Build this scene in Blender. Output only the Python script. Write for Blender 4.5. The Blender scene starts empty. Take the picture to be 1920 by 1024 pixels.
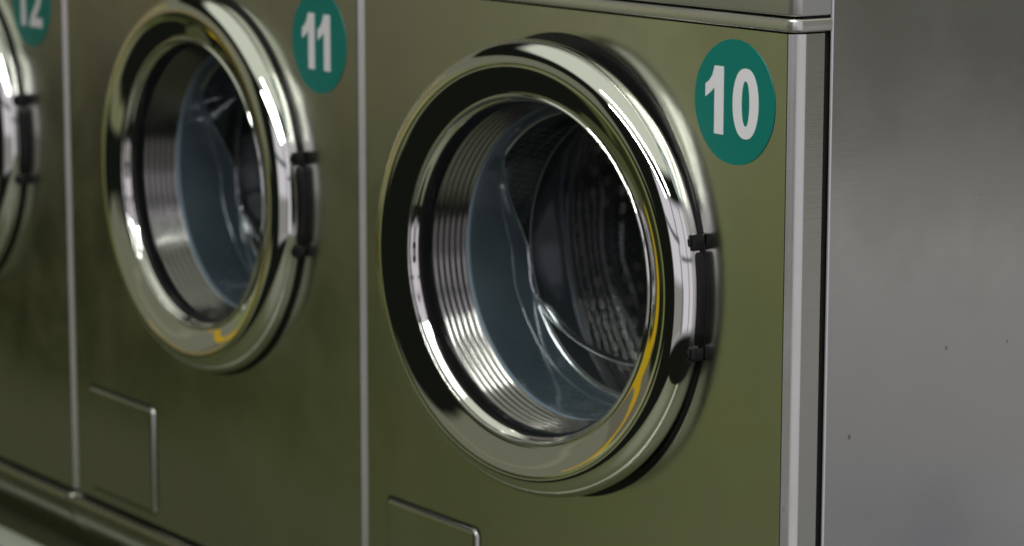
import bpy, bmesh, math, random
from mathutils import Vector, Matrix
R = math.radians
sc = bpy.context.scene
COL = sc.collection
random.seed(4)

# ------------------------------------------------------------------ numbers
W = 0.70            # width of one washer
GAP = 0.0035
HB = 0.688          # front panel height below the trim
FLOOR = -0.80       # floor level (z = 0 is the seam under the trim)
DU, DV = 0.3589, 0.2484       # door centre from the left edge / below the seam
HX = 0.19         # hinge axis right of door centre
DEPTH = 0.78

# ------------------------------------------------------------------ materials
def new_mat(name):
    m = bpy.data.materials.new(name); m.use_nodes = True
    nt = m.node_tree; b = nt.nodes['Principled BSDF']
    return m, nt, b

def steel(name, col, rough, streak_axis='x', spots=0.0, bump=0.02, var=0.12, metal=1.0):
    m, nt, b = new_mat(name)
    b.inputs['Metallic'].default_value = metal
    tc = nt.nodes.new('ShaderNodeTexCoord')
    mp = nt.nodes.new('ShaderNodeMapping')
    s = {'x': (2.0, 2.0, 420.0), 'z': (420.0, 420.0, 2.0), 'y': (2, 3.0, 420.0)}[streak_axis]
    mp.inputs['Scale'].default_value = s
    nt.links.new(tc.outputs['Object'], mp.inputs['Vector'])
    n = nt.nodes.new('ShaderNodeTexNoise'); n.inputs['Scale'].default_value = 3.0
    n.inputs['Detail'].default_value = 3.0
    nt.links.new(mp.outputs['Vector'], n.inputs['Vector'])
    # large, soft smudges in the polish
    n2 = nt.nodes.new('ShaderNodeTexNoise'); n2.inputs['Scale'].default_value = 7.0
    n2.inputs['Detail'].default_value = 5.0; n2.inputs['Roughness'].default_value = 0.6
    nt.links.new(tc.outputs['Object'], n2.inputs['Vector'])
    mr = nt.nodes.new('ShaderNodeMapRange')
    mr.inputs['From Min'].default_value = 0.3; mr.inputs['From Max'].default_value = 0.7
    mr.inputs['To Min'].default_value = rough - 0.04; mr.inputs['To Max'].default_value = rough + 0.08
    nt.links.new(n2.outputs['Fac'], mr.inputs['Value'])
    nt.links.new(mr.outputs['Result'], b.inputs['Roughness'])
    mix = nt.nodes.new('ShaderNodeMixRGB')
    mix.inputs['Color1'].default_value = tuple(c * (1 - var) for c in col) + (1,)
    mix.inputs['Color2'].default_value = tuple(min(1, c * (1 + var)) for c in col) + (1,)
    add = nt.nodes.new('ShaderNodeMath'); add.operation = 'MULTIPLY_ADD'
    add.inputs[1].default_value = 0.55; 
    nt.links.new(n.outputs['Fac'], add.inputs[0])
    mul = nt.nodes.new('ShaderNodeMath'); mul.operation = 'MULTIPLY'; mul.inputs[1].default_value = 0.45
    nt.links.new(n2.outputs['Fac'], mul.inputs[0]); nt.links.new(mul.outputs[0], add.inputs[2])
    nt.links.new(add.outputs[0], mix.inputs['Fac'])
    out = mix.outputs['Color']
    if spots:
        v = nt.nodes.new('ShaderNodeTexVoronoi'); v.inputs['Scale'].default_value = 26.0
        v.voronoi_dimensions = '2D'
        s3 = nt.nodes.new('ShaderNodeSeparateXYZ'); nt.links.new(tc.outputs['Object'], s3.inputs[0])
        ad = nt.nodes.new('ShaderNodeMath'); nt.links.new(s3.outputs[0], ad.inputs[0]); nt.links.new(s3.outputs[1], ad.inputs[1])
        mp2 = nt.nodes.new('ShaderNodeCombineXYZ'); nt.links.new(ad.outputs[0], mp2.inputs[0])
        mz = nt.nodes.new('ShaderNodeMath'); mz.operation = 'MULTIPLY'; mz.inputs[1].default_value = 0.75
        nt.links.new(s3.outputs[2], mz.inputs[0]); nt.links.new(mz.outputs[0], mp2.inputs[1])
        nt.links.new(mp2.outputs['Vector'], v.inputs['Vector'])
        # only a few of the cells carry a speck, each of its own size
        sep = nt.nodes.new('ShaderNodeSeparateColor'); nt.links.new(v.outputs['Color'], sep.inputs['Color'])
        th = nt.nodes.new('ShaderNodeMapRange')
        th.inputs['From Min'].default_value = 0.92; th.inputs['From Max'].default_value = 1.0
        th.inputs['To Min'].default_value = 0.0; th.inputs['To Max'].default_value = 0.055
        nt.links.new(sep.outputs['Red'], th.inputs['Value'])
        lt = nt.nodes.new('ShaderNodeMath'); lt.operation = 'LESS_THAN'
        nt.links.new(v.outputs['Distance'], lt.inputs[0]); nt.links.new(th.outputs['Result'], lt.inputs[1])
        ms = nt.nodes.new('ShaderNodeMath'); ms.operation = 'MULTIPLY'; ms.inputs[1].default_value = spots
        nt.links.new(lt.outputs[0], ms.inputs[0])
        m3 = nt.nodes.new('ShaderNodeMixRGB'); m3.inputs['Color2'].default_value = (0.05, 0.045, 0.035, 1)
        nt.links.new(ms.outputs[0], m3.inputs['Fac']); nt.links.new(out, m3.inputs['Color1'])
        out = m3.outputs['Color']
    nt.links.new(out, b.inputs['Base Color'])
    if bump:
        bp = nt.nodes.new('ShaderNodeBump'); bp.inputs['Strength'].default_value = bump
        bp.inputs['Distance'].default_value = 0.001
        nt.links.new(n.outputs['Fac'], bp.inputs['Height'])
        nt.links.new(bp.outputs['Normal'], b.inputs['Normal'])
    return m

def plain(name, col, rough, metal=0.0, coat=0.0, noise=0.0):
    m, nt, b = new_mat(name)
    b.inputs['Metallic'].default_value = metal
    b.inputs['Roughness'].default_value = rough
    b.inputs['Coat Weight'].default_value = coat
    tc = nt.nodes.new('ShaderNodeTexCoord')
    n = nt.nodes.new('ShaderNodeTexNoise'); n.inputs['Scale'].default_value = 30.0; n.inputs['Detail'].default_value = 4
    nt.links.new(tc.outputs['Object'], n.inputs['Vector'])
    mix = nt.nodes.new('ShaderNodeMixRGB')
    k = noise
    mix.inputs['Color1'].default_value = tuple(c * (1 - k) for c in col) + (1,)
    mix.inputs['Color2'].default_value = tuple(min(1, c * (1 + k)) for c in col) + (1,)
    nt.links.new(n.outputs['Fac'], mix.inputs['Fac'])
    nt.links.new(mix.outputs['Color'], b.inputs['Base Color'])
    return m

def chrome(name, col, rough, wob=0.0):
    m, nt, b = new_mat(name)
    b.inputs['Metallic'].default_value = 1.0
    b.inputs['Base Color'].default_value = col + (1,)
    tc = nt.nodes.new('ShaderNodeTexCoord')
    n = nt.nodes.new('ShaderNodeTexNoise'); n.inputs['Scale'].default_value = 45.0; n.inputs['Detail'].default_value = 5
    nt.links.new(tc.outputs['Object'], n.inputs['Vector'])
    mr = nt.nodes.new('ShaderNodeMapRange'); mr.inputs['To Min'].default_value = rough * 0.6
    mr.inputs['To Max'].default_value = rough * 1.5
    nt.links.new(n.outputs['Fac'], mr.inputs['Value']); nt.links.new(mr.outputs['Result'], b.inputs['Roughness'])
    if wob:
        n3 = nt.nodes.new('ShaderNodeTexNoise'); n3.inputs['Scale'].default_value = 16.0; n3.inputs['Detail'].default_value = 1
        nt.links.new(tc.outputs['Object'], n3.inputs['Vector'])
        bp = nt.nodes.new('ShaderNodeBump'); bp.inputs['Strength'].default_value = wob; bp.inputs['Distance'].default_value = 0.004
        nt.links.new(n3.outputs['Fac'], bp.inputs['Height']); nt.links.new(bp.outputs['Normal'], b.inputs['Normal'])
    return m

def thin_glass(name, tint, gloss_tint=(0.9, 0.95, 1.0), body=None, body_fac=0.0, rough=0.02):
    m = bpy.data.materials.new(name); m.use_nodes = True
    nt = m.node_tree; nt.nodes.clear()
    o = nt.nodes.new('ShaderNodeOutputMaterial')
    tr = nt.nodes.new('ShaderNodeBsdfTransparent'); tr.inputs['Color'].default_value = tint + (1,)
    gl = nt.nodes.new('ShaderNodeBsdfGlossy'); gl.inputs['Color'].default_value = gloss_tint + (1,)
    gl.inputs['Roughness'].default_value = rough
    lw = nt.nodes.new('ShaderNodeLayerWeight')
    pw = nt.nodes.new('ShaderNodeMath'); pw.operation = 'POWER'; pw.inputs[1].default_value = 5.0; lw.inputs['Blend'].default_value = 0.5
    nt.links.new(lw.outputs['Facing'], pw.inputs[0])
    fr = nt.nodes.new('ShaderNodeMath'); fr.operation = 'MULTIPLY_ADD'; fr.inputs[1].default_value = 0.8; fr.inputs[2].default_value = 0.16
    nt.links.new(pw.outputs[0], fr.inputs[0])
    base = tr.outputs[0]
    if body:
        df = nt.nodes.new('ShaderNodeBsdfDiffuse'); df.inputs['Color'].default_value = body + (1,)
        mx = nt.nodes.new('ShaderNodeMixShader'); mx.inputs['Fac'].default_value = body_fac
        nt.links.new(tr.outputs[0], mx.inputs[1]); nt.links.new(df.outputs[0], mx.inputs[2])
        base = mx.outputs[0]
    mx2 = nt.nodes.new('ShaderNodeMixShader')
    nt.links.new(fr.outputs[0], mx2.inputs['Fac'])
    nt.links.new(base, mx2.inputs[1]); nt.links.new(gl.outputs[0], mx2.inputs[2])
    nt.links.new(mx2.outputs[0], o.inputs['Surface'])
    return m

M = {}
M['front'] = steel('brushed_front_steel', (0.60, 0.60, 0.55), 0.17, 'x', spots=0.12, var=0.07, metal=1.0, bump=0.05)
M['side'] = steel('brushed_side_steel', (0.62, 0.62, 0.61), 0.12, 'y', spots=0.5, var=0.045, bump=0.012)
M['trim'] = steel('trim_steel', (0.66, 0.65, 0.60), 0.24, 'x', var=0.04, metal=0.82)
M['skirt'] = steel('dull_skirt_steel', (0.42, 0.42, 0.37), 0.24, 'x', var=0.06)
M['chrome'] = chrome('door_chrome', (0.80, 0.80, 0.75), 0.04, 0.09)
M['chrome_rim'] = chrome('rim_chrome', (0.82, 0.80, 0.76), 0.07, 0.15)
M['rib'] = chrome('ribbed_metal', (0.25, 0.245, 0.23), 0.14, 0.3)
M['black'] = plain('black_plastic', (0.010, 0.010, 0.010), 0.18, noise=0.2)
M['dark'] = plain('dark_gap', (0.006, 0.006, 0.005), 0.8, noise=0.2)
M['rubber'] = plain('grey_rubber', (0.02, 0.023, 0.025), 0.45, noise=0.2)
def smoked():
    m, nt, b = new_mat('smoked_bowl_glass')
    b.inputs['Roughness'].default_value = 0.09; b.inputs['IOR'].default_value = 2.3
    tc = nt.nodes.new('ShaderNodeTexCoord')
    mp = nt.nodes.new('ShaderNodeMapping'); mp.inputs['Scale'].default_value = (5, 5, 5); mp.inputs['Rotation'].default_value = (0.5, 0, 0)
    n = nt.nodes.new('ShaderNodeTexNoise'); n.inputs['Scale'].default_value = 1.2; n.inputs['Detail'].default_value = 5
    nt.links.new(tc.outputs['Object'], mp.inputs[0]); nt.links.new(mp.outputs[0], n.inputs['Vector'])
    cr = nt.nodes.new('ShaderNodeValToRGB'); nt.links.new(n.outputs['Fac'], cr.inputs['Fac'])
    cr.color_ramp.elements[0].position = 0.30; cr.color_ramp.elements[0].color = (0.036, 0.052, 0.063, 1)
    cr.color_ramp.elements[1].position = 0.75; cr.color_ramp.elements[1].color = (0.085, 0.115, 0.13, 1)
    nt.links.new(cr.outputs[0], b.inputs['Base Color'])
    return m
M['glass_wall'] = smoked()
M['lens_edge'] = plain('lens_edge_glass', (0.12, 0.13, 0.12), 0.2, noise=0.1)
M['glass_end'] = thin_glass('lens_glass', (0.90, 0.93, 0.92), body=(0.30, 0.33, 0.34), body_fac=0.035, rough=0.03)
M['glass_edge'] = chrome('glass_edge', (0.75, 0.80, 0.82), 0.12)
M['green'] = plain('green_vinyl', (0.0, 0.19, 0.155), 0.3, noise=0.05)
M['white'] = plain('white_vinyl', (0.84, 0.82, 0.84), 0.45, noise=0.03)
M['black'].node_tree.nodes['Principled BSDF'].inputs['Specular IOR Level'].default_value = 0.3
M['green'].node_tree.nodes['Principled BSDF'].inputs['Specular IOR Level'].default_value = 0.4
M['floor'] = plain('floor_vinyl', (0.095, 0.105, 0.045), 0.35, noise=0.12)
M['edging'] = plain('pale_edging', (0.60, 0.64, 0.54), 0.4, noise=0.08)

# perforated drum steel
def drum_mat():
    m, nt, b = new_mat('perforated_drum_steel')
    b.inputs['Metallic'].default_value = 0.55; b.inputs['Roughness'].default_value = 0.3
    at = nt.nodes.new('ShaderNodeUVMap')
    sp = nt.nodes.new('ShaderNodeSeparateXYZ'); nt.links.new(at.outputs['UV'], sp.inputs[0])
    def mth(op, a, bb=None, c=None):
        n = nt.nodes.new('ShaderNodeMath'); n.operation = op
        for i, v in enumerate((a, bb, c)):
            if v is None: continue
            if isinstance(v, (int, float)): n.inputs[i].default_value = v
            else: nt.links.new(v, n.inputs[i])
        return n.outputs[0]
    u = mth('MULTIPLY', sp.outputs[0], 64.0); v = mth('MULTIPLY', sp.outputs[1], 14.0)
    row = mth('MODULO', mth('FLOOR', v), 2.0)
    u2 = mth('ADD', u, mth('MULTIPLY', row, 0.5))
    fu = mth('SUBTRACT', mth('FRACT', u2), 0.5); fv = mth('SUBTRACT', mth('FRACT', v), 0.5)
    d = mth('SQRT', mth('ADD', mth('MULTIPLY', fu, fu), mth('MULTIPLY', fv, fv)))
    hole = mth('LESS_THAN', d, 0.24)
    mix = nt.nodes.new('ShaderNodeMixRGB'); nt.links.new(hole, mix.inputs['Fac'])
    mix.inputs['Color1'].default_value = (0.10, 0.10, 0.085, 1); mix.inputs['Color2'].default_value = (0.62, 0.62, 0.50, 1)  # pale hole colour stands in for light caught by the dimples
    nt.links.new(mix.outputs['Color'], b.inputs['Base Color'])
    rg = nt.nodes.new('ShaderNodeMapRange'); nt.links.new(hole, rg.inputs['Value'])
    rg.inputs['To Min'].default_value = 0.25; rg.inputs['To Max'].default_value = 0.4
    nt.links.new(rg.outputs['Result'], b.inputs['Roughness'])
    return m
M['drum'] = drum_mat()
M['bowl_rim'] = plain('pale_glass_rim', (0.20, 0.26, 0.30), 0.12, noise=0.1)
M['drum_steel'] = chrome('dull_drum_steel', (0.20, 0.20, 0.19), 0.16, 0.1)

# ------------------------------------------------------------------ mesh helpers
def link(name, bm, mat, parent=None, loc=(0, 0, 0), rotz=0.0, smooth=None):
    me = bpy.data.meshes.new(name)
    bmesh.ops.recalc_face_normals(bm, faces=bm.faces) if smooth != 'keep' else None
    bm.to_mesh(me); bm.free()
    me.materials.append(mat)
    o = bpy.data.objects.new(name, me); COL.objects.link(o)
    o.location = loc; o.rotation_euler = (0, 0, rotz)
    if parent: o.parent = parent
    return o

def smooth_all(o, angle=None):
    for p in o.data.polygons: p.use_smooth = True
    if angle is not None:
        me = o.data
        bm = bmesh.new(); bm.from_mesh(me)
        for e in bm.edges:
            if len(e.link_faces) == 2 and e.calc_face_angle(0) > R(angle): e.smooth = False
        bm.to_mesh(me); bm.free()
    return o

def add_box(bm, x0, x1, y0, y1, z0, z1, bev=0.0, seg=3):
    vs = [bm.verts.new((x, y, z)) for x in (x0, x1) for y in (y0, y1) for z in (z0, z1)]
    f = [(0, 1, 3, 2), (4, 6, 7, 5), (0, 4, 5, 1), (2, 3, 7, 6), (0, 2, 6, 4), (1, 5, 7, 3)]
    fs = [bm.faces.new([vs[i] for i in q]) for q in f]
    if bev:
        es = set()
        for q in fs: es.update(q.edges)
        bmesh.ops.bevel(bm, geom=list(es), offset=bev, segments=seg, affect='EDGES', profile=0.5)

def catmull(pts, n=6):
    out = []
    P = [pts[0]] + list(pts) + [pts[-1]]
    for i in range(1, len(P) - 2):
        p0, p1, p2, p3 = P[i - 1], P[i], P[i + 1], P[i + 2]
        for k in range(n):
            t = k / n
            out.append(tuple(0.5 * ((2 * p1[j]) + (-p0[j] + p2[j]) * t + (2 * p0[j] - 5 * p1[j] + 4 * p2[j] - p3[j]) * t * t
                       + (-p0[j] + 3 * p1[j] - 3 * p2[j] + p3[j]) * t ** 3) for j in range(2)))
    out.append(tuple(pts[-1]))
    return out

def lathe(profile, n=160, cx=0.0, cz=0.0, closed=False, uv=False, ring_mod=None):
    bm = bmesh.new()
    rows = []
    for (r, y) in profile:
        row = []
        for i in range(n):
            a = 2 * math.pi * i / n
            rr, yy = (r, y) if ring_mod is None else ring_mod(r, y, a)
            row.append(bm.verts.new((cx + rr * math.cos(a), yy, cz + rr * math.sin(a))))
        rows.append(row)
    m = len(rows)
    uvl = bm.loops.layers.uv.new('UVMap') if uv else None
    for j in range(m if closed else m - 1):
        a, b = rows[j], rows[(j + 1) % m]
        for i in range(n):
            f = bm.faces.new((a[i], a[(i + 1) % n], b[(i + 1) % n], b[i]))
            if uv:
                u0, u1 = i / n, (i + 1) / n
                v0, v1 = j / (m - 1), (j + 1) / (m - 1)
                for l, q in zip(f.loops, ((u0, v0), (u1, v0), (u1, v1), (u0, v1))): l[uvl].uv = q
    return bm, rows

def poly_plate(bm, pts, y0, y1, x_of, z_of):
    """flat outline pts (a, b) -> thin plate between y0 (front) and y1"""
    f = [bm.verts.new((x_of(p), y0, z_of(p))) for p in pts]
    g = [bm.verts.new((x_of(p), y1, z_of(p))) for p in pts]
    bm.faces.new(f); bm.faces.new(list(reversed(g)))
    n = len(pts)
    for i in range(n): bm.faces.new((f[i], g[i], g[(i + 1) % n], f[(i + 1) % n]))

Z0 = -FLOOR           # local z of the seam above the washer's own base

# ------------------------------------------------------------------ one washer
def make_washer():
    root = bpy.data.objects.new('washing_machine', None); COL.objects.link(root)
    XR = W - GAP
    fr = 0.0090
    # --- front panel with its round opening
    bm = bmesh.new()
    x0, x1, z0, z1 = 0.0032, XR - fr, Z0 - HB, Z0 - 0.0012
    cx, cz, rh = DU, Z0 - DV, 0.183
    n = 160
    corners = [math.atan2(z - cz, x - cx) % (2 * math.pi) for x in (x0, x1) for z in (z0, z1)]
    angs = sorted(set([round(2 * math.pi * i / n, 6) for i in range(n)] + [round(c, 6) for c in corners]))
    inn, outr = [], []
    for a in angs:
        c, s = math.cos(a), math.sin(a)
        t = min([(x1 - cx) / c if c > 1e-9 else (x0 - cx) / c if c < -1e-9 else 9,
                 (z1 - cz) / s if s > 1e-9 else (z0 - cz) / s if s < -1e-9 else 9])
        inn.append(bm.verts.new((cx + rh * c, 0, cz + rh * s)))
        outr.append(bm.verts.new((cx + t * c, 0, cz + t * s)))
    k = len(angs)
    for i in range(k):
        bm.faces.new((inn[i], inn[(i + 1) % k], outr[(i + 1) % k], outr[i]))
    # returned hole edge
    back = [bm.verts.new((v.co.x, 0.012, v.co.z)) for v in inn]
    for i in range(k): bm.faces.new((inn[i], back[i], back[(i + 1) % k], inn[(i + 1) % k]))
    # rounded right edge and side return (own vertices)
    prof = catmull([(XR - fr, 0.0), (XR - fr + 0.0010, 0.0005), (XR - 0.0066, 0.0024), (XR - 0.0038, 0.0062), (XR - 0.0012, 0.0108), (XR - 0.0002, 0.0128), (XR, 0.0150)], 4)
    prof.append((XR, 0.0345))
    cols = [[bm.verts.new((x, y, z)) for z in (z0, z1)] for x, y in prof]
    for a, b in zip(cols, cols[1:]):
        f = bm.faces.new((a[0], b[0], b[1], a[1])); f.smooth = True
    # small left edge return
    prof = [(x0, 0.0), (x0 - 0.0, 0.03)]
    cols = [[bm.verts.new((x, y, z)) for z in (z0, z1)] for x, y in prof]
    bm.faces.new((cols[0][0], cols[0][1], cols[1][1], cols[1][0]))
    link('front_panel', bm, M['front'], root, smooth='keep')

    def wrap_band(za, zb, off, r2, ret, name, mat, ledge=0.0):
        """band across the front, round the right corner and back along the side"""
        bm = bmesh.new()
        pr = [(0.0, -off)] + [(XR + off - r2 + r2 * math.sin(t), -off + r2 - r2 * math.cos(t)) for t in [R(90 * i / 12) for i in range(13)]] + [(XR + off, ret)]
        h = min(0.0018, (zb - za) * 0.3)
        lv = [(za, h), (za + h * .3, h * .3), (za + h, 0), (zb - h, 0), (zb - h * .3, h * .3), (zb, h)]
        def inset(i, d):
            x, y = pr[i]
            if i == 0: return (x, y + d)
            if i == len(pr) - 1: return (x - d, y)
            t = R(90 * (i - 1) / 12)
            return (x - d * math.sin(t), y + d * math.cos(t))
        rows = [[bm.verts.new((*inset(i, d), z)) for i in range(len(pr))] for z, d in lv]
        for a, b in zip(rows, rows[1:]):
            for i in range(len(pr) - 1): 
                f = bm.faces.new((a[i], a[i + 1], b[i + 1], b[i])); f.smooth = True
        # close above and below
        for row, flip in ((rows[0], False), (rows[-1], True)):
            inner = [bm.verts.new((min(v.co.x, XR - 0.012), max(v.co.y, 0.012), v.co.z)) for v in row]
            for i in range(len(pr) - 1):
                q = [row[i], inner[i], inner[i + 1], row[i + 1]]
                try: bm.faces.new(q)
                except ValueError: pass
        return link(name, bm, mat, root, smooth='keep')
    wrap_band(Z0 + 0.0006, Z0 + 0.0118, 0.0035, 0.011, 0.040, 'trim_strip', M['trim'])
    wrap_band(Z0 + 0.0142, Z0 + 0.16, 0.0015, 0.010, 0.040, 'control_panel', M['trim'])
    # black backing visible in the joints
    bm = bmesh.new()
    add_box(bm, 0.002, XR - 0.013, 0.0125, 0.016, Z0 - 0.015, Z0 + 0.155)
    add_box(bm, XR - 0.012, XR - 0.004, 0.0128, 0.048, Z0 - HB, Z0 + 0.155)
    link('joint_seal', bm, M['dark'], root)
    # --- side casing
    bm = bmesh.new()
    ys = 0.0405; rr = 0.003; sx = XR + 0.0015
    pr = [(sx - 0.012, ys)] + [(sx - rr + rr * math.sin(t), ys + rr - rr * math.cos(t)) for t in [R(90 * i / 8) for i in range(9)]] + [(sx, DEPTH)]
    cols = [[bm.verts.new((x, y, z)) for z in (0.06, Z0 + 0.16)] for x, y in pr]
    for a, b in zip(cols, cols[1:]):
        f = bm.faces.new((a[0], b[0], b[1], a[1])); f.smooth = (b is not cols[-1])
    link('side_panel', bm, M['side'], root, smooth='keep')
    # closed carcass: left side, back, top, bottom
    bm = bmesh.new()
    add_box(bm, 0.004, XR - 0.014, 0.50, DEPTH - 0.002, 0.06, Z0 + 0.158)
    link('casing', bm, M['side'], root)
    bm = bmesh.new()
    add_box(bm, 0.003, 0.006, 0.013, 0.499, 0.06, Z0 + 0.158)
    link('casing_left', bm, M['dark'], root).name = 'inner_wall'
    # --- skirt under the panel: rolled lip, then curving back
    bm = bmesh.new()
    zt = Z0 - HB - 0.004
    sk = catmull([(0.006, zt), (-0.006, zt - 0.001), (-0.0105, zt - 0.006), (-0.010, zt - 0.016), (-0.002, zt - 0.034), (0.016, zt - 0.052), (0.040, zt - 0.072), (0.055, 0.012), (0.056, 0.0)], 6)
    rowsL = [bm.verts.new((0.001, y, z)) for y, z in sk]
    xs = [XR - 0.0045]
    rowsR = [bm.verts.new((XR - 0.008, y, z)) for y, z in sk]
    rowsE = []
    arc = [R(90 * i / 6) for i in range(1, 7)]
    for a, b, c, d in zip(rowsL, rowsL[1:], rowsR, rowsR[1:]):
        f = bm.faces.new((a, b, d, c)); f.smooth = True
    prev = rowsR
    for t in arc:
        cur = [bm.verts.new((XR - 0.008 + 0.008 * math.sin(t), y + 0.008 - 0.008 * math.cos(t), z)) for y, z in sk]
        for a, b, c, d in zip(prev, prev[1:], cur, cur[1:]):
            f = bm.faces.new((a, b, d, c)); f.smooth = True
        prev = cur
    link('skirt', bm, M['skirt'], root, smooth='keep')
    # --- service flap
    fx0, fx1, fz1, fz0 = 0.0457, 0.2155, Z0 - 0.5426, Z0 - 0.6736
    def rrect(x0, x1, z0, z1, r, n=6):
        out = []
        for (ax, az, s) in ((x1 - r, z1 - r, 0), (x0 + r, z1 - r, 90), (x0 + r, z0 + r, 180), (x1 - r, z0 + r, 270)):
            for i in range(n + 1):
                a = R(s + 90 * i / n); out.append((ax + r * math.cos(a), az + r * math.sin(a)))
        return out
    bm = bmesh.new()
    base = [(0.0, 0.0045, -0.0002), (0.0004, 0.0045, -0.0014), (0.0012, 0.0045, -0.0028), (0.0026, 0.0045, -0.0040), (0.0042, 0.004, -0.0045)]
    rows = []
    for ins, r, y in base:
        rows.append([bm.verts.new((x, y, z)) for x, z in rrect(fx0 + ins, fx1 - ins, fz0 + ins, fz1 - ins, 0.0065 - ins * .5)])
    m_ = len(rows[0])
    for a, b in zip(rows, rows[1:]):
        for i in range(m_):
            f = bm.faces.new((a[i], a[(i + 1) % m_], b[(i + 1) % m_], b[i])); f.smooth = True
    # flat face with its own vertices so it stays flat
    bm.faces.new([bm.verts.new(v.co) for v in rows[-1]])
    flap = link('service_flap', bm, M['front'], root)
    bm = bmesh.new()
    A = rrect(fx0 - 0.0036, fx1 + 0.0024, fz0 - 0.0022, fz1 + 0.0024, 0.0078)
    vs = [bm.verts.new((x, -0.00035, z)) for x, z in A]; bm.faces.new(vs)
    link('flap_seal', bm, M['dark'], flap)
    # --- number badge (disc only; digits come later)
    bm = bmesh.new()
    br = 0.0557; bx, bz = W - 0.0828, Z0 - 0.0665
    nn = 96
    pts = [(br * (1 + 0.004 * math.sin(7 * a + 1) * math.sin(3 * a)) * math.cos(a), br * (1 + 0.004 * math.sin(5 * a)) * math.sin(a)) for a in [2 * math.pi * i / nn for i in range(nn)]]
    poly_plate(bm, pts, -0.0007, -0.0001, lambda p: p[0], lambda p: p[1])
    link('number_badge', bm, M['green'], root, loc=(bx, 0, bz))
    # --- door: chrome ring, hinged at its right edge
    # (door profiles are drawn with the lip at y = -0.051 and moved by DY afterwards)
    ring = catmull([(0.176, -0.0272), (0.206, -0.0272), (0.2130, -0.0274), (0.2153, -0.0305), (0.2160, -0.0355), (0.2146, -0.0432), (0.2110, -0.0502),
                    (0.2060, -0.0557), (0.2000, -0.0590), (0.1940, -0.0599), (0.1875, -0.0584), (0.1805, -0.0558), (0.1735, -0.0528), (0.1690, -0.0508), (0.1668, -0.0496)], 7)
    ring += [(0.1660, -0.0492), (0.1653, -0.0495), (0.1647, -0.0507), (0.1641, -0.0512), (0.1632, -0.0509), (0.1628, -0.0495), (0.1626, -0.0480)]
    bm, rows = lathe(ring, n=224, cx=-HX)
    door = smooth_all(link('door', bm, M['chrome'], root, loc=(DU + HX, 0, Z0 - DV)))
    # inner rim: bright conical band
    rim = catmull([(0.1626, -0.0480), (0.1615, -0.0462), (0.1597, -0.0443), (0.1585, -0.0425)], 4)
    bm, rows = lathe(rim, n=224, cx=-HX)
    smooth_all(link('inner_rim', bm, M['chrome_rim'], door))
    # dark seal then ribbed metal collar
    bm, rows = lathe([(0.1585, -0.0425), (0.1578, -0.0410), (0.1560, -0.036), (0.1555, -0.031), (0.1560, -0.0270)], n=160, cx=-HX)
    smooth_all(link('glass_seal', bm, M['black'], door))
    ribs = [(0.1560, -0.0270)]
    nr = 6; ya, yb = -0.0270, 0.0150; st = (yb - ya) / nr
    for i in range(nr):
        r0 = 0.1560 - 0.0047 * i / nr; r1 = 0.1560 - 0.0047 * (i + 1) / nr; y = ya + st * i
        ribs += [(r0 + 0.0003, y + st * 0.10), (r0 + 0.0004, y + st * 0.40), (r0 - 0.0002, y + st * 0.52), (r1 - 0.0011, y + st * 0.80), (r1 - 0.0013, y + st * 0.88), (r1 - 0.0008, y + st)]
    ribs = catmull(ribs, 2)
    bm, rows = lathe(ribs, n=200, cx=-HX)
    smooth_all(link('ribbed_collar', bm, M['rib'], door))
    # glass bowl: tinted wall that is cut back in its upper half, clear deflector and end lens
    YE, YS = 0.0930, 0.0300
    wall = catmull([(0.1520, 0.0150), (0.1508, 0.017), (0.1496, 0.0215), (0.1488, 0.0300), (0.1482, 0.045), (0.1476, 0.060), (0.1472, 0.070), (0.1470, 0.0730), (0.1458, 0.0745), (0.1452, 0.082), (0.1446, 0.089), (0.1440, YE)], 5)
    def yend(a):
        d = math.degrees(a) % 360
        up = 1 - min(1, max(0, (d - 140) / 44)) if d >= 90 else 1 - min(1, max(0, (40 - d) / 44)) if d < 40 else 1
        if d > 184: up = 0
        up = up * up * (3 - 2 * up) * 0.35 + up * 0.65
        wig = 0.0022 * math.exp(-((d - 199) / 5.5) ** 2)
        return YE - (YE - YS) * up - wig
    def bowl(r, y, a):
        if y < 0.0215: return (r, y)
        return (r, 0.0215 + (y - 0.0215) * (yend(a) - 0.0215) / (YE - 0.0215))
    bm, rows = lathe(wall, n=240, cx=-HX, ring_mod=bowl)
    glass = smooth_all(link('glass_bowl', bm, M['glass_wall'], door))
    edge = [(0.1440, YE), (0.1434, YE + 0.0008), (0.1426, YE + 0.0010), (0.1418, YE + 0.0002)]
    bm, rows = lathe(edge, n=240, cx=-HX, ring_mod=lambda r, y, a: (r, y - YE + yend(a)))
    smooth_all(link('glass_edge', bm, M['glass_edge'], door))
    bm, rows = lathe(catmull([(0.1526, 0.0142), (0.1512, 0.0150), (0.1500, 0.0168), (0.1498, 0.0192), (0.1506, 0.0212)], 4), n=200, cx=-HX)
    smooth_all(link('bowl_rim', bm, M['bowl_rim'], door))
    # clear wall between the cut edge and the end circle
    bm, rows = lathe([(0.1418, 0.0), (0.1418, 1.0)], n=240, cx=-HX, ring_mod=lambda r, y, a: (r - 0.001 * y, yend(a) * (1 - y) + (YE + 0.0004) * y))
    smooth_all(link('glass_deflector', bm, M['glass_end'], door))
    bm, rows = lathe([(0.1408, YE + 0.0004), (0.1403, YE + 0.0012), (0.1394, YE + 0.0013), (0.1388, YE + 0.0006)], n=240, cx=-HX)
    smooth_all(link('lens_edge', bm, M['lens_edge'], door))
    lens = [(0.1388, YE + 0.0006), (0.125, YE + 0.004), (0.10, YE + 0.008), (0.07, YE + 0.011), (0.03, YE + 0.013), (0.0008, YE + 0.0135)]
    bm, rows = lathe(lens, n=160, cx=-HX)
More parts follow.
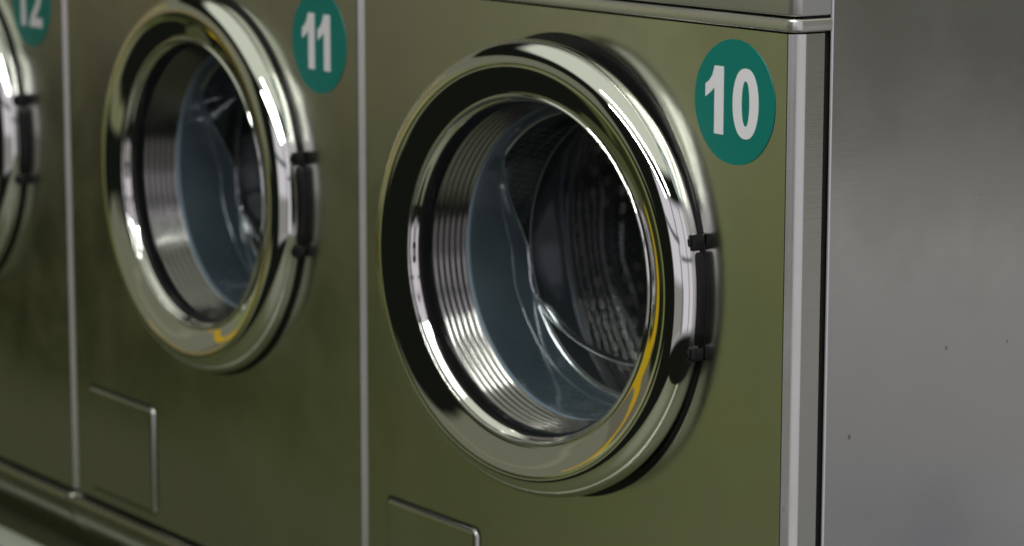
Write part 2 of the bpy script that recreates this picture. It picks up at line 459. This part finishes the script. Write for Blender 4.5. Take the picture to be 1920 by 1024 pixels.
    bm.faces.new(rows[-1])
    lens_o = smooth_all(link('glass_lens', bm, M['glass_end'], door))
    # moulded ridge across the lens
    bm = bmesh.new()
    pth = catmull([(-0.137, -0.052), (-0.122, -0.066), (-0.100, -0.082), (-0.070, -0.096), (-0.035, -0.105), (0.0, -0.108), (0.04, -0.104)], 8)
    prev = None
    for i, (x, z) in enumerate(pth):
        t = i / (len(pth) - 1)
        wdt = 0.0007 + 0.0042 * math.exp(-((t - 0.22) / 0.13) ** 2) + 0.0012 * t
        q = pth[min(i + 1, len(pth) - 1)]; p_ = pth[max(i - 1, 0)]
        tx, tz = q[0] - p_[0], q[1] - p_[1]; L = math.hypot(tx, tz); nx, nz = -tz / L, tx / L
        cur = []
        for k in range(8):
            a = 2 * math.pi * k / 8
            cur.append(bm.verts.new((-HX + x + nx * wdt * math.cos(a), YE + 0.001 + 0.003 * math.sin(a), z + nz * wdt * math.cos(a))))
        if prev:
            for k in range(8): bm.faces.new((prev[k], prev[(k + 1) % 8], cur[(k + 1) % 8], cur[k]))
        prev = cur
    smooth_all(link('lens_ridge', bm, M['glass_edge'], door))
    # small boxes standing in for the hinge's reflection in the rim, left
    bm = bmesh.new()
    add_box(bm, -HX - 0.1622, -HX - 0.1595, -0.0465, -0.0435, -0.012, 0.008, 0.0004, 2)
    lt = link('rim_mark', bm, M['black'], door)
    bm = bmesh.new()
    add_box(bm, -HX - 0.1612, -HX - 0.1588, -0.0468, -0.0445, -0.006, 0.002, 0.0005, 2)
    link('rim_mark_centre', bm, M['chrome_rim'], lt)
    DY, KR = 0.0257, 1.0213
    for o in [door] + [c for c in bpy.data.objects if c.parent and (c.parent == door or c.parent.parent == door)]:
        for v in o.data.vertices:
            v.co.x = (v.co.x + HX) * KR - HX; v.co.z *= KR; v.co.y += DY
    # black seat that the shut door closes against
    bm, rows = lathe([(0.2246, -0.0001), (0.2244, -0.0007), (0.2235, -0.0012), (0.196, -0.0012), (0.188, -0.0012), (0.1835, -0.0004), (0.183, 0.004)], n=200, cx=DU, cz=Z0 - DV)
    smooth_all(link('door_seat', bm, M['black'], root))
    # --- hinge on the right
    bm = bmesh.new()
    zc = 0.006
    segs = 14
    prev = None
    # curved bar that follows the ring
    for i in range(segs + 1):
        z = -0.043 + 0.086 * i / segs
        ro = math.sqrt(max(0, 0.2225 ** 2 - z * z))
        e = 0.0012 if i in (0, segs) else 0
        ring_ = [(ro - 0.0045, -0.0130 + e), (ro - 0.003 - e, -0.0125 + e), (ro - e, -0.0105), (ro + 0.0008 - e, -0.0070), (ro + 0.0008 - e, -0.0006), (ro - 0.010, -0.0006)]
        cur = [bm.verts.new((x, y, z)) for x, y in ring_]
        if prev:
            for j in range(6): bm.faces.new((prev[j], prev[(j + 1) % 6], cur[(j + 1) % 6], cur[j]))
        else: bm.faces.new(cur)
        prev = cur
    bm.faces.new(prev)
    hinge = smooth_all(link('hinge', bm, M['black'], root, loc=(DU, 0, Z0 - DV)), 30)
    for zz, hh in ((0.052, 0.0075), (-0.051, 0.0065)):
        bm = bmesh.new()
        ro = math.sqrt(0.2240 ** 2 - zz * zz)
        add_box(bm, ro - 0.0050, ro + 0.0022, -0.0145, -0.0006, zz - hh, zz + hh, 0.0015, 2)
        add_box(bm, ro - 0.0040, ro - 0.0005, -0.0165, -0.0135, zz - hh * .5, zz + hh * .5, 0.001, 2)
        smooth_all(link('hinge_bracket', bm, M['black'], hinge), 35)
    # --- gasket and drum
    gk = catmull([(0.183, 0.004), (0.180, 0.006), (0.176, 0.016), (0.180, 0.030), (0.175, 0.045), (0.180, 0.060), (0.175, 0.078), (0.176, 0.100), (0.178, 0.120), (0.184, 0.135)], 5)
    bm, rows = lathe(gk, n=160, cx=DU, cz=Z0 - DV)
    smooth_all(link('door_gasket', bm, M['rubber'], root))
    dr = [(0.184, 0.136), (0.180, 0.140), (0.180, 0.146), (0.186, 0.152), (0.215, 0.160), (0.240, 0.172), (0.247, 0.190)]
    bm, rows = lathe(dr, n=160, cx=DU, cz=Z0 - DV)
    lip = smooth_all(link('drum_lip', bm, M['rubber'], root))
    dp = [(0.247, 0.190)] + [(0.247, 0.19 + 0.26 * i / 13) for i in range(1, 14)]
    bm, rows = lathe(dp, n=160, cx=DU, cz=Z0 - DV, uv=True)
    drum = smooth_all(link('drum', bm, M['drum'], root))
    bm, rows = lathe([(0.2465, 0.45), (0.16, 0.452), (0.15, 0.440), (0.09, 0.436), (0.0801, 0.43), (0.001, 0.43)], n=128, cx=DU, cz=Z0 - DV)
    bm.faces.new(rows[-1])
    smooth_all(link('drum_back', bm, M['drum_steel'], drum), 30)
    for ang in (186, 306, 66):
        bm = bmesh.new()
        pr = catmull([(-0.032, 0.0), (-0.018, 0.018), (-0.008, 0.045), (0.0, 0.052), (0.008, 0.045), (0.018, 0.018), (0.032, 0.0)], 5)
        ca, sa = math.cos(R(ang)), math.sin(R(ang))
        rows = []
        for y in (0.20, 0.206, 0.43):
            sh = 0.75 if y == 0.20 else 1
            rows.append([bm.verts.new((DU + (0.2465 - h * sh) * ca - s * sa, y, Z0 - DV + (0.2465 - h * sh) * sa + s * ca)) for s, h in pr])
        for a, b in zip(rows, rows[1:]):
            for i in range(len(a) - 1): bm.faces.new((a[i], a[i + 1], b[i + 1], b[i]))
        bm.faces.new(rows[0])
        smooth_all(link('drum_lifter', bm, M['drum_steel'], drum), 50)
    return root

# ------------------------------------------------------------------ digits
def digit_one(h):          # outline in badge heights
    return [[(0.0, 0.275), (0.115, 0.275), (0.115, -0.270), (0.0, -0.270), (0.0, 0.10), (-0.02, 0.082), (-0.06, 0.050), (-0.115, 0.018), (-0.115, 0.122), (-0.07, 0.150), (-0.03, 0.195)]]
def arc_pts(cx, cy, rx, ry, a0, a1, n):
    return [(cx + rx * math.copysign(abs(math.cos(R(a0 + (a1 - a0) * i / n))) ** 0.85, math.cos(R(a0 + (a1 - a0) * i / n))),
             cy + ry * math.sin(R(a0 + (a1 - a0) * i / n))) for i in range(n + 1)]

def digit_mesh(kind, s):
    bm = bmesh.new(); y0, y1 = -0.0011, -0.00072
    if kind == '1':
        poly_plate(bm, digit_one(0)[0], y0, y1, lambda p: p[0] * s, lambda p: p[1] * s)
    elif kind == '0':
        A = arc_pts(0, 0, 0.160, 0.280, 0, 360, 72)[:-1]; B = arc_pts(0, 0, 0.049, 0.180, 0, 360, 72)[:-1]
        n = len(A)
        L = [[bm.verts.new((p[0] * s, y, p[1] * s)) for p in P] for P in (A, B) for y in (y0, y1)]
        a0, a1, b0, b1 = L
        for i in range(n):
            j = (i + 1) % n
            bm.faces.new((a0[i], a0[j], b0[j], b0[i])); bm.faces.new((a1[i], b1[i], b1[j], a1[j]))
            bm.faces.new((a0[i], a1[i], a1[j], a0[j])); bm.faces.new((b0[i], b0[j], b1[j], b1[i]))
    elif kind == '2':
        top = [(-0.155, 0.095)] + [(0.0 + 0.155 * math.cos(R(a)), 0.125 + 0.155 * math.sin(R(a))) for a in range(180, -31, -15)]
        down = [(0.10, -0.035), (0.03, -0.115), (-0.01, -0.165), (0.158, -0.165), (0.158, -0.270), (-0.165, -0.270)]
        back = [(-0.15, -0.20), (-0.105, -0.13), (-0.04, -0.055), (0.02, 0.015), (0.042, 0.06), (0.047, 0.11), (0.036, 0.155), (0.0, 0.178), (-0.033, 0.158), (-0.045, 0.108)]
        poly_plate(bm, top + down + back, y0, y1, lambda p: p[0] * s, lambda p: p[1] * s)
    return bm

def copy_tree(o, parent=None):
    c = o.copy(); COL.objects.link(c); c.parent = parent
    for ch in [x for x in bpy.data.objects if x.parent == o]: copy_tree(ch, c)
    return c

first = make_washer()
washers = [first, copy_tree(first), copy_tree(first)]
labels = ['green steel washer numbered 10, nearest the grey side panel, its chrome door slightly ajar',
          'green steel washer numbered 11, middle of the row, chrome porthole door shut',
          'dark green washer numbered 12, mostly cut off at the left end of the row']
S = 0.0557 * 2
for k, w in enumerate(washers):
    w.location = (-(k + 1) * W, 0, FLOOR)
    w['label'] = labels[k]; w['category'] = 'washing machine'; w['group'] = 'washing machines standing in a row'
    ch = {c.name.split('.')[0]: c for c in bpy.data.objects if c.parent == w}
    ch['door'].rotation_euler = (0, 0, 0.137 if k == 0 else 0.0)
    badge = ch['number_badge']
    if k == 1: badge.location.x -= 0.007
    if k == 2: badge.location.x -= 0.016; badge.location.z -= 0.003
    txt = {0: (('1', -0.245), ('0', 0.145)), 1: (('1', -0.19), ('1', 0.10)), 2: (('1', -0.245), ('2', 0.135))}[k]
    for d, px in txt:
        o = link('badge_digit', digit_mesh(d, S), M['white'], badge, loc=(px * S, 0, 0))

# ------------------------------------------------------------------ floor
bm = bmesh.new()
add_box(bm, -3.2, 0.30, -0.50, 1.0, FLOOR - 0.06, FLOOR - 0.0005, 0.004, 2)
fl = link('floor', bm, M['floor']); fl['kind'] = 'structure'
bm = bmesh.new()
add_box(bm, -3.2, 0.30, -0.026, 0.018, FLOOR - 0.0006, FLOOR + 0.003, 0.0012, 2)
fl = link('floor_edging', bm, M['edging']); fl['kind'] = 'structure'

# ------------------------------------------------------------------ camera
cam = bpy.data.cameras.new('camera'); co = bpy.data.objects.new('camera', cam); COL.objects.link(co)
px, py, pz, yaw, pit, rol, f = 1.9049, -1.6270, 0.2199, 0.9614, 0.1699, 0.0010, 5.4646
F = Vector((-math.sin(yaw) * math.cos(pit), math.cos(yaw) * math.cos(pit), -math.sin(pit)))
Rt = Vector((math.cos(yaw), math.sin(yaw), 0)); U = Rt.cross(F)
R2 = Rt * math.cos(rol) + U * math.sin(rol); U2 = -Rt * math.sin(rol) + U * math.cos(rol)
m3 = Matrix((R2, U2, -F)).transposed()
co.matrix_world = Matrix.Translation((px, py, pz)) @ m3.to_4x4()
cam.sensor_width = 36; cam.lens = f * 1000 / 1920 * 36
cam.clip_start = 0.05; cam.clip_end = 100
cam.dof.use_dof = True; cam.dof.focus_distance = 2.46; cam.dof.aperture_fstop = 6.3
sc.camera = co

# ------------------------------------------------------------------ the room's light, with world colours shaped for the reflections
world = bpy.data.worlds.new('World'); sc.world = world; world.use_nodes = True
nt = world.node_tree
bg = nt.nodes['Background']
tc = nt.nodes.new('ShaderNodeTexCoord')
sp = nt.nodes.new('ShaderNodeSeparateXYZ'); nt.links.new(tc.outputs['Generated'], sp.inputs[0])
def mth(op, a, b=None, c=None, clamp=False):
    n = nt.nodes.new('ShaderNodeMath'); n.operation = op; n.use_clamp = clamp
    for i, v in enumerate((a, b, c)):
        if v is None: continue
        if isinstance(v, (int, float)): n.inputs[i].default_value = v
        else: nt.links.new(v, n.inputs[i])
    return n.outputs[0]
AZ = mth('MULTIPLY', mth('ARCTAN2', sp.outputs[0], mth('MULTIPLY', sp.outputs[1], -1.0)), 180 / math.pi)   # 0 = out of the fronts, + = towards +x
EL = mth('MULTIPLY', mth('ARCSINE', sp.outputs[2]), 180 / math.pi)
def sstep(x, lo, hi):
    n = nt.nodes.new('ShaderNodeMapRange'); n.interpolation_type = 'SMOOTHSTEP'
    nt.links.new(x, n.inputs['Value']); n.inputs['From Min'].default_value = lo; n.inputs['From Max'].default_value = hi
    return n.outputs['Result']
cur = None
def region(az0, az1, el0, el1, col, soft=6.0, softe=None):
    """a patch of the unseen room, coloured to shape the reflections: azimuth/elevation span, colour"""
    global cur
    se = softe if softe is not None else soft
    fa = None
    for x, lo, hi, s in ((AZ, az0, az1, soft), (EL, el0, el1, se)):
        if lo > -180:
            a = sstep(x, lo - s / 2, lo + s / 2); fa = a if fa is None else mth('MULTIPLY', fa, a)
        if hi < 180:
            a = mth('SUBTRACT', 1.0, sstep(x, hi - s / 2, hi + s / 2)); fa = a if fa is None else mth('MULTIPLY', fa, a)
    mx = nt.nodes.new('ShaderNodeMixRGB')
    if fa is None: mx.inputs['Fac'].default_value = 1
    else: nt.links.new(fa, mx.inputs['Fac'])
    if cur is None: mx.inputs['Color1'].default_value = (0, 0, 0, 1)
    else: nt.links.new(cur, mx.inputs['Color1'])
    mx.inputs['Color2'].default_value = tuple(col) + (1,)
    cur = mx.outputs['Color']
def slash(az0, el0, az1, el1, w, col):
    global cur
    k = (el1 - el0) / (az1 - az0)
    d = mth('ABSOLUTE', mth('SUBTRACT', EL, mth('MULTIPLY_ADD', AZ, k, el0 - k * az0)))
    f = mth('MULTIPLY', mth('LESS_THAN', d, w), mth('MULTIPLY', mth('GREATER_THAN', AZ, az0), mth('LESS_THAN', AZ, az1)))
    mx = nt.nodes.new('ShaderNodeMixRGB'); nt.links.new(f, mx.inputs['Fac']); nt.links.new(cur, mx.inputs['Color1'])
    mx.inputs['Color2'].default_value = tuple(col) + (1,); cur = mx.outputs['Color']
#REGIONS
region(-999, 999, -999, 999, (0.007, 0.008, 0.006))
region(-999, 999, 44, 999, (0.62, 0.65, 0.56), 8)          # ceiling
region(-135, -18, -2, 25, (0.155, 0.157, 0.115), 5, 3)        # far wall of the room
region(-100, -20, 12, 13.5, (0.21, 0.21, 0.15), 3, 2)        # paler line across it
region(-130, -40, -17, 0, (0.165, 0.184, 0.076), 6)         # olive wall opposite
region(-58, -18, -21, -15, (0.16, 0.165, 0.095), 6, 3)       # floor tone, added to lighten the ring's lower edge
region(-73, -53, -22, -2, (0.066, 0.075, 0.027), 7, 2)      # darker patch, put in to set the left fronts' tone
region(-73, -56, -11.5, -6.2, (0.030, 0.034, 0.014), 4, 1.2)
region(-75, -54, -5.2, 4, (0.12, 0.115, 0.085), 3, 0.6)
region(-75, -60.5, -11.0, -5.4, (0.010, 0.012, 0.005), 3, 1.2)
region(-75, -61.5, -20, -11, (0.020, 0.024, 0.008), 3, 1.5)
region(-54.2, -50.8, -8.6, 2, (0.36, 0.37, 0.23), 2.0, 2.0)  # pale patch added as sheen on the front beside the door
region(-61, -55, -6.7, -5.5, (0.19, 0.17, 0.115), 2, 0.7)
region(-140, -76, -40, -6, (0.007, 0.008, 0.006), 3)
region(-78.5, -75.2, -6, 16, (0.42, 0.27, 0.01), 1.0)  # yellow bar added for the line reflected in the door ring
region(-80, -76, -16, -5, (0.42, 0.27, 0.01), 0.8)
slash(-76.5, -3, -47, 4.5, 0.9, (0.42, 0.27, 0.01))      # slanted yellow streak, added for the ring to reflect
region(26, 118, -24, 30, (0.66, 0.63, 0.70), 6)
region(26, 66, -24, -4, (0.26, 0.25, 0.245), 5, 6)             # window to the right
region(60, 63, -24, 30, (0.10, 0.11, 0.14), 2)
region(84, 86, -24, 30, (0.10, 0.11, 0.14), 2)
region(104, 106, -24, 30, (0.10, 0.11, 0.14), 2)
region(66, 118, 6, 8, (0.12, 0.13, 0.15), 2)
region(26, 66, 12, 15, (0.12, 0.13, 0.15), 2)
region(118, 160, -60, 40, (0.30, 0.29, 0.28), 10)
region(118, 160, -9.8, -7.7, (0.37, 0.355, 0.345), 10, 1.0)
region(118, 160, -7.8, 30, (0.15, 0.147, 0.13), 10, 0.8)
region(134, 160, -7.0, 30, (0.07, 0.07, 0.06), 3, 1.5)
region(118, 160, -5.6, 30, (0.125, 0.123, 0.105), 10, 1.5)
region(118, 160, -70, -13.2, (0.205, 0.208, 0.22), 10, 3)
region(135.2, 142, -14.6, -14.0, (0.6, 0.58, 0.58), 0.6, 0.5)  # small bright patch added as a glint low on the side panel
#END
nt.links.new(cur, bg.inputs['Color']); bg.inputs['Strength'].default_value = 1.0

def area(name, loc, target, sx, sy, power, col=(1, 1, 1)):
    l = bpy.data.lights.new(name, 'AREA'); l.shape = 'RECTANGLE'; l.size = sx; l.size_y = sy; l.energy = power; l.color = col
    o = bpy.data.objects.new(name, l); COL.objects.link(o); o.location = loc
    d = Vector(target) - Vector(loc); o.rotation_euler = d.to_track_quat('-Z', 'Y').to_euler()
    return o
area('ceiling_tube', (0.95, -1.00, 1.50), (0.95, -0.9, 0.0), 2.6, 0.12, 23, (0.97, 1.0, 0.97))
area('ceiling_tube', (0.95, -1.90, 1.50), (0.95, -1.3, 0.0), 2.6, 0.12, 26, (0.97, 1.0, 0.97))

# ------------------------------------------------------------------ render settings
sc.view_settings.view_transform = 'Standard'; sc.view_settings.look = 'None'
sc.view_settings.exposure = 0; sc.view_settings.gamma = 1; sc.view_settings.use_curve_mapping = False
sc.render.engine = 'CYCLES'
sc.cycles.use_denoising = True
sc.cycles.max_bounces = 14; sc.cycles.transparent_max_bounces = 16; sc.cycles.glossy_bounces = 10
sc.cycles.sample_clamp_indirect = 4
